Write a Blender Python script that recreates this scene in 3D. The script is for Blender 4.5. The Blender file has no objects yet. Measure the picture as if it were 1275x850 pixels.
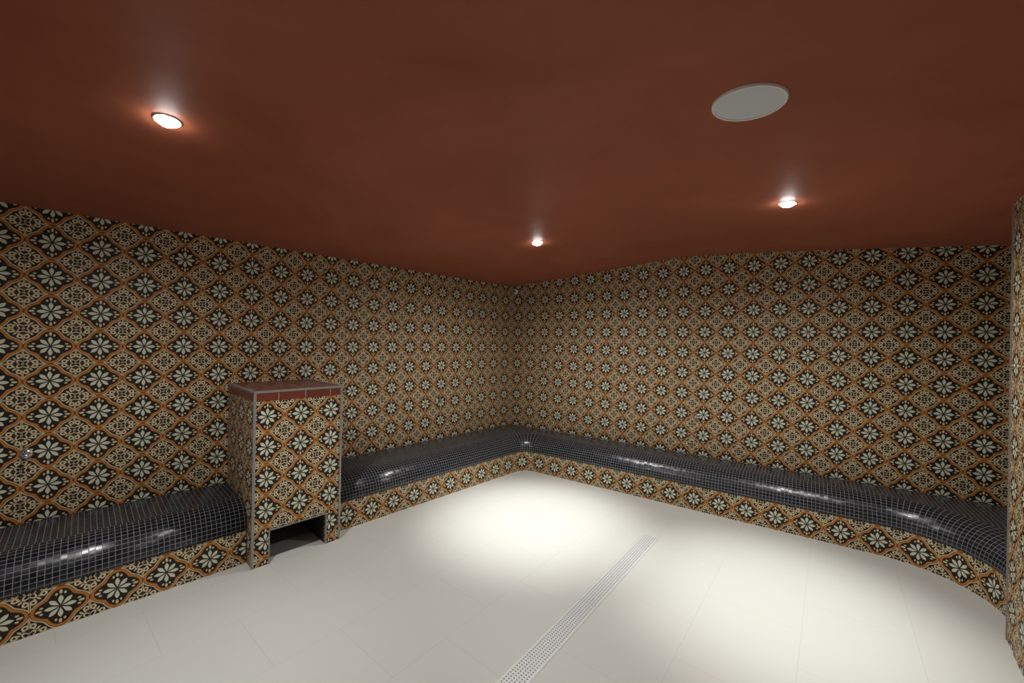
import bpy, bmesh, math
from math import *
from mathutils import Vector, Matrix
D=bpy.data; COL=bpy.context.collection
# ---------------------------------------------------------------- node math helper
class E:
    nt=None
    def __init__(s,sock): s.s=sock
    @staticmethod
    def op(o,*a):
        n=E.nt.nodes.new('ShaderNodeMath'); n.operation=o
        for i,x in enumerate(a):
            if isinstance(x,E): E.nt.links.new(x.s,n.inputs[i])
            else: n.inputs[i].default_value=x
        return E(n.outputs[0])
    def __add__(s,o): return E.op('ADD',s,o)
    __radd__=__add__
    def __sub__(s,o): return E.op('SUBTRACT',s,o)
    def __rsub__(s,o): return E.op('SUBTRACT',o,s)
    def __mul__(s,o): return E.op('MULTIPLY',s,o)
    __rmul__=__mul__
    def __truediv__(s,o): return E.op('DIVIDE',s,o)
    def lt(s,o): return E.op('LESS_THAN',s,o)
    def gt(s,o): return E.op('GREATER_THAN',s,o)
def eabs(a): return E.op('ABSOLUTE',a)
def emax(a,b): return E.op('MAXIMUM',a,b)
def emin(a,b): return E.op('MINIMUM',a,b)
def hyp(a,b): return E.op('SQRT',a*a+b*b)
def newmat(name):
    m=D.materials.new(name); m.use_nodes=True; nt=m.node_tree
    b=nt.nodes['Principled BSDF']; E.nt=nt
    return m,nt,b
def mixc(nt,f,a,b):
    n=nt.nodes.new('ShaderNodeMix'); n.data_type='RGBA'
    if isinstance(f,E): nt.links.new(f.s,n.inputs[0])
    else: n.inputs[0].default_value=f
    for i,x in ((6,a),(7,b)):
        if isinstance(x,tuple): n.inputs[i].default_value=(*x,1)
        else: nt.links.new(x,n.inputs[i])
    return n.outputs[2]
def uvxy(nt):
    t=nt.nodes.new('ShaderNodeTexCoord'); s=nt.nodes.new('ShaderNodeSeparateXYZ')
    nt.links.new(t.outputs['UV'],s.inputs[0]); return E(s.outputs[0]),E(s.outputs[1]),t
def flat(name,col,rough=.5,metal=0,emis=None,es=0):
    m,nt,b=newmat(name)
    n=nt.nodes.new('ShaderNodeTexNoise'); n.inputs['Scale'].default_value=30
    c=mixc(nt,E(n.outputs['Fac']),tuple(x*.9 for x in col),tuple(min(1,x*1.08) for x in col))
    nt.links.new(c,b.inputs['Base Color'])
    b.inputs['Roughness'].default_value=rough; b.inputs['Metallic'].default_value=metal
    if emis: b.inputs['Emission Color'].default_value=(*emis,1); b.inputs['Emission Strength'].default_value=es
    return m
# ---------------------------------------------------------------- patterned cement tile
def cement_tile():
    m,nt,b=newmat('patterned_cement_tile')
    U,V,_=uvxy(nt)
    u=E.op('FRACT',U)-.5; v=E.op('FRACT',V)-.5
    BLACK=(.012,.011,.009); CREAM=(.70,.59,.37); ORANGE=(.52,.185,.022); WHITE=(.68,.70,.55)
    r=hyp(u,v); th=E.op('ARCTAN2',v,u)
    k=eabs(E.op('COSINE',th*2.0))
    R=.350+E.op('POWER',k,1.7)*.122
    q=r-R
    uc=.5-eabs(u); vc=.5-eabs(v)
    rc=hyp(uc,vc); tc=E.op('ARCTAN2',vc,uc); c4c=E.op('COSINE',tc*4.0)
    hi=emax(uc,vc); lo=emin(uc,vc)
    def ell(x,y,cx,cy,a,b_): 
        X=(x-cx)/a; Y=(y-cy)/b_; return (X*X+Y*Y).lt(1.0)
    # corner field: interlaced cream scrolls on dark ground
    dg=(uc+vc)*.7071; dn=(uc-vc)*.7071
    knot=eabs(rc-(.098-c4c*.034)).lt(.019)
    dot=rc.lt(.030)
    curl=eabs(hyp(hi-.222,lo-.060)-.043).lt(.018)
    leaf=ell(hi,lo,.315,.0,.085,.021)
    leaf2=emax(ell(dg,dn,.205,0,.050,.020),ell(dg,eabs(dn),.168,.052,.026,.015))
    cream=emax(emax(emax(knot,curl),emax(leaf,leaf2)),dot)
    col=mixc(nt,cream,BLACK,CREAM)
    # lobed frame
    col=mixc(nt,q.lt(.050),col,CREAM)
    col=mixc(nt,q.lt(.026),col,BLACK)
    col=mixc(nt,q.lt(.014),col,ORANGE)
    col=mixc(nt,q.lt(-.040),col,BLACK)
    # cream buds in each lobe tip
    ax=emax(eabs(u),eabs(v)); ay=emin(eabs(u),eabs(v))
    bud=emax(ell(ax,ay,.358,.0,.054,.028),ell(ax,ay,.314,.074,.032,.022))
    col=mixc(nt,bud*q.lt(-.048),col,CREAM)
    # eight slim petals, rounded outer ends
    ph=E.op('FRACT',(th+pi/8)/(pi/4))*(pi/4)-pi/8
    lx=r*E.op('COSINE',ph); ly=r*E.op('SINE',ph)
    tt=emax(emin((lx-.022)/.250,1.0),0.0)
    wd=E.op('SINE',E.op('POWER',tt,1.5)*pi)*.045
    pet=eabs(ly).lt(wd)*lx.gt(.022)
    col=mixc(nt,pet,col,WHITE)
    gr=emax(eabs(u),eabs(v)).gt(.4945)
    col=mixc(nt,gr,col,(.13,.10,.075))
    nz=nt.nodes.new('ShaderNodeTexNoise'); nz.inputs['Scale'].default_value=3.0
    t=nt.nodes.new('ShaderNodeTexCoord'); nt.links.new(t.outputs['Object'],nz.inputs['Vector'])
    col=mixc(nt,E(nz.outputs['Fac'])*.08,col,(.15,.09,.04))
    nt.links.new(col,b.inputs['Base Color'])
    b.inputs['Roughness'].default_value=.5
    b.inputs['Specular IOR Level'].default_value=.3
    return m
def square_tile(name,pal,grout,gw,rough,tilt,spec=.5):
    m,nt,b=newmat(name)
    U,V,t=uvxy(nt)
    u=E.op('FRACT',U)-.5; v=E.op('FRACT',V)-.5
    fl=nt.nodes.new('ShaderNodeVectorMath'); fl.operation='FLOOR'; nt.links.new(t.outputs['UV'],fl.inputs[0])
    wn=nt.nodes.new('ShaderNodeTexWhiteNoise'); wn.noise_dimensions='3D'; nt.links.new(fl.outputs[0],wn.inputs['Vector'])
    g=emax(eabs(u),eabs(v)).gt(.5-gw)
    col=mixc(nt,E(wn.outputs['Value']),pal[0],pal[1])
    col=mixc(nt,g,col,grout)
    nt.links.new(col,b.inputs['Base Color'])
    nt.links.new((rough+g*(.8-rough)).s,b.inputs['Roughness'])
    b.inputs['Specular IOR Level'].default_value=spec
    ge=nt.nodes.new('ShaderNodeNewGeometry')
    a=nt.nodes.new('ShaderNodeVectorMath'); a.operation='SUBTRACT'; nt.links.new(wn.outputs['Color'],a.inputs[0]); a.inputs[1].default_value=(.5,.5,.5)
    s=nt.nodes.new('ShaderNodeVectorMath'); s.operation='SCALE'; nt.links.new(a.outputs[0],s.inputs[0]); s.inputs['Scale'].default_value=tilt
    ad=nt.nodes.new('ShaderNodeVectorMath'); ad.operation='ADD'; nt.links.new(ge.outputs['Normal'],ad.inputs[0]); nt.links.new(s.outputs[0],ad.inputs[1])
    no=nt.nodes.new('ShaderNodeVectorMath'); no.operation='NORMALIZE'; nt.links.new(ad.outputs[0],no.inputs[0])
    nt.links.new(no.outputs[0],b.inputs['Normal'])
    return m
M_TILE=cement_tile()
M_MOS=square_tile('black_glass_mosaic',((.004,.005,.008),(.011,.014,.022)),(.22,.23,.25),.046,.26,.075,.6)
M_RED=square_tile('red_glazed_tile',((.15,.032,.018),(.19,.042,.026)),(.30,.28,.25),.014,.3,.01)
M_STEEL=flat('brushed_steel',(.60,.60,.58),.45,.1)
M_TRIM=flat('grey_edge_profile',(.30,.295,.28),.42,.3)
M_CHROME=flat('chrome',(.55,.54,.52),.25,.9)
M_WHITE=flat('white_enamel',(.90,.90,.88),.4)
M_DARK=flat('cavity_shade',(.015,.013,.012),.8)
M_LENS=flat('lit_lens',(1,1,1),.3,0,(1,.98,.95),110)
M_GRILLE=flat('speaker_mesh',(.66,.70,.71),.6)
def ceiling_mat():
    m,nt,b=newmat('terracotta_plaster')
    t=nt.nodes.new('ShaderNodeTexCoord'); n=nt.nodes.new('ShaderNodeTexNoise'); n.inputs['Scale'].default_value=1.1; n.inputs['Detail'].default_value=7; n.inputs['Roughness'].default_value=.62; n.inputs['Distortion'].default_value=.6
    nt.links.new(t.outputs['Object'],n.inputs['Vector'])
    f=E.op('MULTIPLY',E(n.outputs['Fac'])-.3,2.4)
    c=mixc(nt,emin(emax(f,0.0),1.0),(.260,.073,.036),(.370,.112,.060))
    nt.links.new(c,b.inputs['Base Color']); b.inputs['Roughness'].default_value=.6; b.inputs['Specular IOR Level'].default_value=.2
    n2=nt.nodes.new('ShaderNodeTexNoise'); n2.inputs['Scale'].default_value=3; nt.links.new(t.outputs['Object'],n2.inputs['Vector'])
    bp=nt.nodes.new('ShaderNodeBump'); bp.inputs['Strength'].default_value=.15; bp.inputs['Distance'].default_value=.02
    nt.links.new(n2.outputs['Fac'],bp.inputs['Height']); nt.links.new(bp.outputs[0],b.inputs['Normal'])
    return m
def floor_mat():
    m,nt,b=newmat('beige_floor_tile')
    t=nt.nodes.new('ShaderNodeTexCoord'); mp=nt.nodes.new('ShaderNodeMapping'); mp.inputs['Rotation'].default_value=(0,0,radians(-4+90))
    nt.links.new(t.outputs['Object'],mp.inputs['Vector'])
    br=nt.nodes.new('ShaderNodeTexBrick'); br.inputs['Scale'].default_value=1
    br.inputs['Brick Width'].default_value=.6; br.inputs['Row Height'].default_value=.45; br.inputs['Mortar Size'].default_value=.0016
    br.inputs['Mortar Smooth'].default_value=.3
    br.inputs['Color1'].default_value=(.610,.620,.585,1); br.inputs['Color2'].default_value=(.618,.628,.593,1); br.inputs['Mortar'].default_value=(.53,.535,.495,1)
    nt.links.new(mp.outputs[0],br.inputs['Vector'])
    n=nt.nodes.new('ShaderNodeTexNoise'); n.inputs['Scale'].default_value=4; n.inputs['Detail'].default_value=5; nt.links.new(t.outputs['Object'],n.inputs['Vector'])
    c=mixc(nt,E(n.outputs['Fac'])*.10,br.outputs['Color'],(.49,.49,.455))
    nt.links.new(c,b.inputs['Base Color']); b.inputs['Roughness'].default_value=.45; b.inputs['Specular IOR Level'].default_value=.3
    return m
M_CEIL=ceiling_mat(); M_FLOOR=floor_mat()
# ---------------------------------------------------------------- mesh helpers
def mesh_obj(name,verts,faces,mat,uvs=None,smooth=False,parent=None):
    me=D.meshes.new(name); me.from_pydata([tuple(v) for v in verts],[],faces)
    if uvs:
        l=me.uv_layers.new(name='UVMap')
        k=0
        for f in uvs:
            for c in f: l.data[k].uv=c; k+=1
    for m in (mat if isinstance(mat,(list,tuple)) else [mat]): me.materials.append(m)
    if smooth:
        for p in me.polygons: p.use_smooth=True
    me.update()
    o=D.objects.new(name,me); COL.objects.link(o)
    if parent: o.parent=parent
    return o
def empty(name,loc,label,cat,group=None,rotz=0):
    o=D.objects.new(name,None); o.location=loc; o.rotation_euler[2]=rotz; o.empty_display_size=.05
    COL.objects.link(o); o['label']=label; o['category']=cat
    if group: o['group']=group
    return o
def boxes(name,bl,mat,scale=.2,off=(0,0,0),parent=None):
    """list of (x0,x1,y0,y1,z0,z1) boxes, box mapped in tile units"""
    V=[];F=[];UV=[]
    for x0,x1,y0,y1,z0,z1 in bl:
        b=len(V)
        V+=[(x,y,z) for z in(z0,z1) for y in(y0,y1) for x in(x0,x1)]
        for f,ax in (((0,2,3,1),2),((4,5,7,6),2),((0,1,5,4),1),((2,6,7,3),1),((0,4,6,2),0),((1,3,7,5),0)):
            F.append([b+i for i in f]); uv=[]
            for i in f:
                p=V[b+i]
                q={0:(p[1]-off[1],p[2]-off[2]),1:(p[0]-off[0],p[2]-off[2]),2:(p[1]-off[1],p[0]-off[0])}[ax]
                uv.append((q[0]/scale,q[1]/scale))
            UV.append(uv)
    return mesh_obj(name,V,F,mat,UV,parent=parent)
def lathe(name,prof,mat,n=40,parent=None,smooth=True,axis='z',loc=(0,0,0)):
    V=[];F=[]
    for r,z in prof:
        for i in range(n):
            a=2*pi*i/n
            if axis=='z': V.append((loc[0]+r*cos(a),loc[1]+r*sin(a),loc[2]+z))
            else: V.append((loc[0]+z,loc[1]+r*cos(a),loc[2]+r*sin(a)))
    for j in range(len(prof)-1):
        for i in range(n):
            F.append([j*n+i,j*n+(i+1)%n,(j+1)*n+(i+1)%n,(j+1)*n+i])
    F.append(list(range(n))[::-1]); F.append([(len(prof)-1)*n+i for i in range(n)])
    o=mesh_obj(name,V,F,mat,parent=parent,smooth=smooth)
    bm=bmesh.new(); bm.from_mesh(o.data); bmesh.ops.recalc_face_normals(bm,faces=bm.faces)
    for e in bm.edges:
        if len(e.link_faces)==2 and e.calc_face_angle(0)>.7: e.smooth=False
    bm.to_mesh(o.data); bm.free()
    return o
# ---------------------------------------------------------------- room
A=.1247; RD=Vector((cos(A),sin(A),0)); NN=Vector((sin(A),-cos(A),0))
PROF=[(0,2.166),(.35,2.192),(.73,2.221),(1.05,2.247),(1.33,2.270),(1.6,2.294),(1.85,2.313),(2.0,2.320),(2.15,2.323),(2.3,2.320),(2.5,2.312),(2.75,2.294),(3.06,2.270),(3.56,2.229),(4.24,2.170),(4.8,2.12)]
def hz(x):
    for (a,za),(b,zb) in zip(PROF,PROF[1:]):
        if x<=b: return za+(zb-za)*(x-a)/(b-a)
    return PROF[-1][1]
T=.2; Z0=1.28
YB=-6.6; X3=4.009; Y3=-.612; XR=4.50
def st(o): o['kind']='structure'; return o
US=-.10
st(mesh_obj('wall_left',[(0,0,0),(0,YB,0),(0,YB,hz(0)),(0,0,hz(0)),(-.15,0.0,0),(-.15,YB,0),(-.15,YB,hz(0)),(-.15,0.0,hz(0))],
   [(0,1,2,3),(4,7,6,5),(1,5,6,2),(3,2,6,7)],M_TILE,
   [[(US,-Z0/T),(-YB/T+US,-Z0/T),(-YB/T+US,(hz(0)-Z0)/T),(US,(hz(0)-Z0)/T)]]+[[(0,0)]*4]*3))
V=[];F=[];UV=[]
pts=[(x/cos(A),z) for x,z in PROF if x<=XR+.3]
for s,z in pts:
    p=RD*s
    V+=[(p.x,p.y,0),(p.x,p.y,z)]
for i in range(len(pts)-1):
    a=2*i; F.append((a,a+1,a+3,a+2))
    s0,z0=pts[i];s1,z1=pts[i+1]
    UV.append([(s0/T,-Z0/T),(s0/T,(z0-Z0)/T),(s1/T,(z1-Z0)/T),(s1/T,-Z0/T)])
wb=st(mesh_obj('wall_back',V,F,M_TILE,UV))
sm=wb.modifiers.new('s','SOLIDIFY'); sm.thickness=.12; sm.offset=1
st(boxes('wall_right',[(X3,X3+.16,YB,Y3,0,hz(X3)-.001)],M_TILE,off=(0,Y3,Z0)))
st(boxes('wall_recess',[(XR,XR+.12,-.9,.56,0,hz(XR)-.001),(X3+.16,XR,-.74,-.62,0,hz(XR)-.001)],M_TILE,off=(0,Y3,Z0)))
st(boxes('trim_1',[(X3-.004,X3+.010,Y3-.010,Y3+.004,0.0,hz(X3)-.002)],M_TRIM))
st(boxes('floor',[(-.15,4.9,YB,.75,-.12,0)],M_FLOOR))
V=[];F=[]
for x,z in PROF: V+=[(x,YB,z),(x,.8,z)]
for i in range(len(PROF)-1): a=2*i; F.append((a,a+1,a+3,a+2))
ce=st(mesh_obj('ceiling',V,F,M_CEIL,smooth=True))
# ---------------------------------------------------------------- benches (swept profile)
HB=.383; HS=.212; DL=.555; DR=.415
def ray_wall(p,n):
    best=None
    for (q,m) in ((Vector((0,0,0)),Vector((1,0,0))),(Vector((0,0,0)),NN),(Vector((XR,0,0)),Vector((-1,0,0)))):
        dn=n.dot(m)
        if dn<-1e-6:
            t=(q-p).dot(m)/dn
            if t>0 and (best is None or t<best): best=t
    return best-.001
FR={0:(Vector((0,-1,0)),Vector((-1,0,0))),1:(RD,-NN),2:(Vector((0,-1,0)),Vector((1,0,0)))}
def bench(name,path,label):
    """path: list of (point,outward normal,frame id)"""
    o0=Vector((path[0][0].x,path[0][0].y,0))
    root=empty(name,o0,label,'bench')
    nA=14; rx,rz=.17,HB-HS
    L=0; s=[0]
    for i in range(1,len(path)): L+=(path[i][0]-path[i-1][0]).length; s.append(L)
    V=[];rows=[];vv=[]
    for (p,n,fr) in path:
        t=ray_wall(p,n); row=[];vr=[0]
        prof=[(0.012,HS),(0,HS+.004)]+[(rx-rx*cos(k/nA*pi/2),HS+.004+(rz-.004)*sin(k/nA*pi/2)) for k in range(1,nA+1)]
        K=8
        prof+=[(rx+(t-rx)*k/K,HB) for k in range(1,K+1)]
        for j,(d,z) in enumerate(prof):
            q=p+n*d; row.append(len(V)); V.append(Vector((q.x,q.y,z))-o0)
            if j: vr.append(vr[-1]+hypot(d-prof[j-1][0],z-prof[j-1][1]))
        rows.append(row); vv.append(vr)
    P=.0245
    F=[];UV=[]
    for i in range(len(rows)-1):
        fr=path[i][2]
        for j in range(len(rows[0])-1):
            ids=(rows[i][j],rows[i+1][j],rows[i+1][j+1],rows[i][j+1])
            F.append(ids)
            if j>nA: 
                al,ac=FR[fr]
                UV.append([((V[k]+o0).dot(al)/P,(V[k]+o0).dot(ac)/P) for k in ids])
            else:
                UV.append([(s[i]/P,vv[i][j]/P),(s[i+1]/P,vv[i+1][j]/P),(s[i+1]/P,vv[i+1][j+1]/P),(s[i]/P,vv[i][j+1]/P)])
    for r in (rows[0],rows[-1]):
        k=len(V); a=V[r[-1]]; V.append(Vector((a.x,a.y,HS)))
        F.append(list(r)+[k]); UV.append([(V[i].x/P,V[i].z/P) for i in list(r)+[k]])
    o=mesh_obj('seat',V,F,M_MOS,UV,smooth=True,parent=root)
    bm=bmesh.new(); bm.from_mesh(o.data); bmesh.ops.recalc_face_normals(bm,faces=bm.faces); bm.to_mesh(o.data); bm.free()
    V=[];F=[];UV=[]
    for i,(p,n,fr) in enumerate(path):
        q=p+n*.006; w=p+n*(ray_wall(p,n))
        V+=[Vector((q.x,q.y,0))-o0,Vector((q.x,q.y,HS))-o0,Vector((w.x,w.y,0))-o0]
    for i in range(len(path)-1):
        a=3*i; F.append((a,a+3,a+4,a+1))
        UV.append([(s[i]/T,.0),(s[i+1]/T,.0),(s[i+1]/T,HS/T),(s[i]/T,HS/T)])
    for i in (0,len(path)-1):
        a=3*i; k=len(V); V.append(Vector((V[a+2].x,V[a+2].y,HS))); F.append((a,a+1,k,a+2)); UV.append([(0,0),(0,1),(2,1),(2,0)])
    mesh_obj('riser',V,F,M_TILE,UV,parent=root)
    return root
YP1=-3.0572; YP2=-2.5103
n0=Vector((-1,0,0))
pA=[(Vector((DL,y,0)),n0,0) for y in (YB+.05,-5.5,-4.5,-3.8,YP1-.006)]
bench('tiled_bench',pA,'built-in bench, black mosaic seat with rounded nose, patterned tile riser')
pB=[(Vector((DL,y,0)),n0,0) for y in (YP2+.006,-2.0,-1.5,-1.0)]
nb=-NN
R1=.16
cx=DL+R1; cy=((DR+R1)-cx*NN.x)/NN.y
c=Vector((cx,cy,0)); a1=atan2(nb.y,nb.x)
ak=atan2(-cy,-cx)
angs=[pi+(ak-pi)*k/6 for k in range(7)]+[ak+(a1-ak)*k/6 for k in range(1,7)]
for i,a in enumerate(angs):
    n=Vector((cos(a),sin(a),0)); pB.append((c+n*R1,n,0 if i<6 else 1))
R2=.46; X4=4.045
cx2=X4-R2; cy2=((DR+R2)-cx2*NN.x)/NN.y; c2=Vector((cx2,cy2,0))
st0=pB[-1][0]; en=c2+nb*R2
for k in range(1,8): pB.append((st0.lerp(en,k/8),nb,1))
wc=Vector((XR,XR*tan(A),0)); ak2=atan2(wc.y-cy2,wc.x-cx2)
angs=[a1+(ak2-a1)*k/10 for k in range(11)]+[ak2+(0-ak2)*k/10 for k in range(1,11)]
for i,a in enumerate(angs):
    n=Vector((cos(a),sin(a),0)); pB.append((c2+n*R2,n,1 if i<10 else 2))
if cy2>Y3+.02: pB.append((Vector((X4,Y3+.003,0)),Vector((1,0,0)),2))
bench('tiled_bench',pB,'long cornered bench, black mosaic seat with rounded nose, patterned tile riser')
# ---------------------------------------------------------------- tiled pedestal
PX=.659; PH=1.11; w=YP2-YP1
ped=empty('tiled_pedestal',(0,YP1,0),'box-shaped pedestal in patterned tiles with red tile top, between the benches','pedestal')
lg=.095; oh=.215; bandz=PH-.062
boxes('body',[(.002,PX,0,w,oh,bandz),(.002,PX,0,lg,0,oh),(.002,PX,w-lg,w,0,oh),(.002,.12,lg,w-lg,0,oh)],M_TILE,off=(PX-.6,w/2-.3,bandz-.8),parent=ped)
boxes('recess_shade',[(.125,PX-.03,lg+.001,lg+.004,0.001,oh-.004),(.125,PX-.03,w-lg-.004,w-lg-.001,0.001,oh-.004),(.121,.124,lg+.001,w-lg-.001,.001,oh-.004),(.125,PX-.03,lg+.004,w-lg-.004,oh-.004,oh-.001)],M_DARK,parent=ped)  # near-black sheets over the inner faces, painting in the shade of the opening
boxes('top_slab',[(.002,PX+.003,-.003,w+.003,bandz,PH)],M_RED,scale=.165,off=(PX-.495,-.03,bandz-.03),parent=ped)
t=.009
tr=[(PX-t,PX+.005,-.005,t,0,PH+.003),(PX-t,PX+.005,w-t,w+.005,0,PH+.003),
    (.002,PX+.005,-.005,t,PH-.010,PH+.004),(.002,PX+.005,w-t,w+.005,PH-.010,PH+.004),(PX-t,PX+.006,-.005,w+.005,PH-.010,PH+.004),
    (PX-.006,PX+.004,lg-.004,lg+.003,0,oh),(PX-.006,PX+.004,w-lg-.003,w-lg+.004,0,oh),(PX-.006,PX+.004,lg-.004,w-lg+.004,oh-.004,oh+.003)]
boxes('edge_trim',tr,M_TRIM,parent=ped)
# ---------------------------------------------------------------- floor drain
dp0=Vector((2.27,-.86,0)); dp1=Vector((2.452,-3.35,0)); dl=(dp1-dp0).length
dr=empty('floor_drain',(dp0.x,dp0.y,0),'long narrow linear drain with perforated steel grate in floor','drain',rotz=atan2((dp1-dp0).y,(dp1-dp0).x))
wd=.055
boxes('frame',[(0,dl,-wd-.004,-wd,0,.0015),(0,dl,wd,wd+.004,0,.0015),(-.004,0,-wd-.004,wd+.004,0,.0015),(dl,dl+.004,-wd-.004,wd+.004,0,.0015)],M_STEEL,parent=dr)
def grate_mat():
    m,nt,b=newmat('perforated_grate')
    t=nt.nodes.new('ShaderNodeTexCoord'); s=nt.nodes.new('ShaderNodeSeparateXYZ'); nt.links.new(t.outputs['Object'],s.inputs[0])
    x=E.op('FRACT',E(s.outputs[0])/.0155)-.5; y=E.op('FRACT',E(s.outputs[1])/.0155)-.5
    h=emax(eabs(x),eabs(y)).lt(.24)*eabs(E(s.outputs[1])).lt(.0465)
    c=mixc(nt,h,(.68,.69,.69),(.17,.175,.175))
    nt.links.new(c,b.inputs['Base Color']); b.inputs['Roughness'].default_value=.45
    nt.links.new(((1.0-h)*.10).s,b.inputs['Metallic'])
    return m
MG=grate_mat()
for g0,g1 in ((.0005,.998),(1.002,dl-.0005)):
    boxes('grate',[(g0,g1,-wd+.0005,wd-.0005,.0,.0015)],MG,parent=dr)
# ---------------------------------------------------------------- ceiling fittings
def tilt(o,x):
    g=(hz(x+.05)-hz(x-.05))/.1; o.rotation_euler[1]=-atan(g)
LP=[(1.495,-3.58),(1.43,-1.24),(3.13,-1.09)]
first=None
for i,(x,y) in enumerate(LP):
    if i==0:
        r=empty('downlight',(x,y,hz(x)),'small round recessed ceiling spotlight, lit, with white ring','light','recessed ceiling spotlights'); tilt(r,x)
        k1=lathe('trim_ring',[(.0375,-.002),(.038,-.004),(.040,-.005),(.0425,-.0035),(.044,.002)],M_WHITE,parent=r)
        k2=lathe('lens',[(.001,-.022),(.011,-.0212),(.021,-.0180),(.030,-.0125),(.0365,-.0040),(.0375,-.001)],M_LENS,parent=r)
        first=(r,k1,k2)
    else:
        r=first[0].copy(); r.location=(x,y,hz(x)); COL.objects.link(r); tilt(r,x)
        for k in first[1:]:
            c_=k.copy(); c_.parent=r; COL.objects.link(c_)
def spot(x,y,en,ang,bl,col=(1,.985,.955),rad=.035):
    l=D.lights.new('spot','SPOT'); l.energy=en; l.spot_size=radians(ang); l.spot_blend=bl; l.color=col; l.shadow_soft_size=rad
    o=D.objects.new('spot_lamp',l); o.location=(x,y,hz(x)-.035); COL.objects.link(o)
for (x,y),e in zip(LP,(35,225,165)): spot(x,y,e,54,1.0)
for (x,y),e in zip(LP+[(3.1,-3.6),(2.3,-5.6)],(68,72,66,8,14)): spot(x,y,e,168,1.0)
x,y=3.195,-2.30
sp=empty('ceiling_speaker',(x,y,hz(x)),'round off-white flush speaker with fine mesh grille in ceiling','speaker'); tilt(sp,x)
lathe('rim',[(.1035,-.002),(.104,-.007),(.108,-.008),(.1105,-.005),(.111,.002)],M_WHITE,64,parent=sp)
lathe('grille',[(.001,-.0045),(.08,-.0045),(.1035,-.0035),(.1035,-.001)],M_GRILLE,64,parent=sp)
# ---------------------------------------------------------------- wall taps
def tap(loc,rot,label):
    r=empty('wall_tap',loc,label,'tap','wall taps above the bench',rotz=rot)
    lathe('escutcheon',[(.026,.001),(.026,.004),(.020,.009),(.012,.011)],M_CHROME,28,parent=r,axis='x')
    lathe('spout',[(.009,.011),(.009,.055),(.011,.06),(.011,.072),(.006,.075)],M_CHROME,20,parent=r,axis='x')
    lathe('handle',[(.006,0),(.006,.02),(.011,.024),(.011,.040),(.007,.043)],M_CHROME,20,parent=r,loc=(.045,0,.008))
tap((0,-4.0,.77),0,'small chrome wall tap on patterned tile wall')
tap((0,-1.16,.79),0,'small chrome wall tap on patterned tile wall')
p=RD*2.24; tap((p.x,p.y,.76),-pi/2+A,'small chrome wall tap on patterned tile wall')
p=RD*.06
s_=empty('temperature_sensor',(p.x,p.y,2.10),'small white sensor probe high in the wall corner','sensor',rotz=-pi/2+A)
lathe('base_plate',[(.030,.001),(.030,.010),(.018,.015)],M_WHITE,24,parent=s_,axis='x')
lathe('probe',[(.012,.015),(.012,.055),(.006,.062)],M_CHROME,16,parent=s_,axis='x')
# ---------------------------------------------------------------- world
w_=D.worlds.new('world'); bpy.context.scene.world=w_; w_.use_nodes=True
w_.node_tree.nodes['Background'].inputs[0].default_value=(.9,.93,1,1); w_.node_tree.nodes['Background'].inputs[1].default_value=.12
bpy.context.scene.view_settings.view_transform='Standard'
# ---------------------------------------------------------------- camera
cd=D.cameras.new('camera'); co=D.objects.new('camera',cd); COL.objects.link(co)
yaw,pit,rol,f=.7477,.0009,.0175,494.55
fw=Vector((-sin(yaw)*cos(pit),cos(yaw)*cos(pit),sin(pit))); r_=Vector((cos(yaw),sin(yaw),0)); u_=r_.cross(fw)
rr=r_*cos(rol)+u_*sin(rol); uu=-r_*sin(rol)+u_*cos(rol)
m=Matrix((rr,uu,-fw)).transposed().to_4x4(); m.translation=Vector((3.5248,-3.7892,1.4524)); co.matrix_world=m
cd.sensor_width=36; cd.lens=36*f/1275; cd.clip_start=.02
bpy.context.scene.camera=co
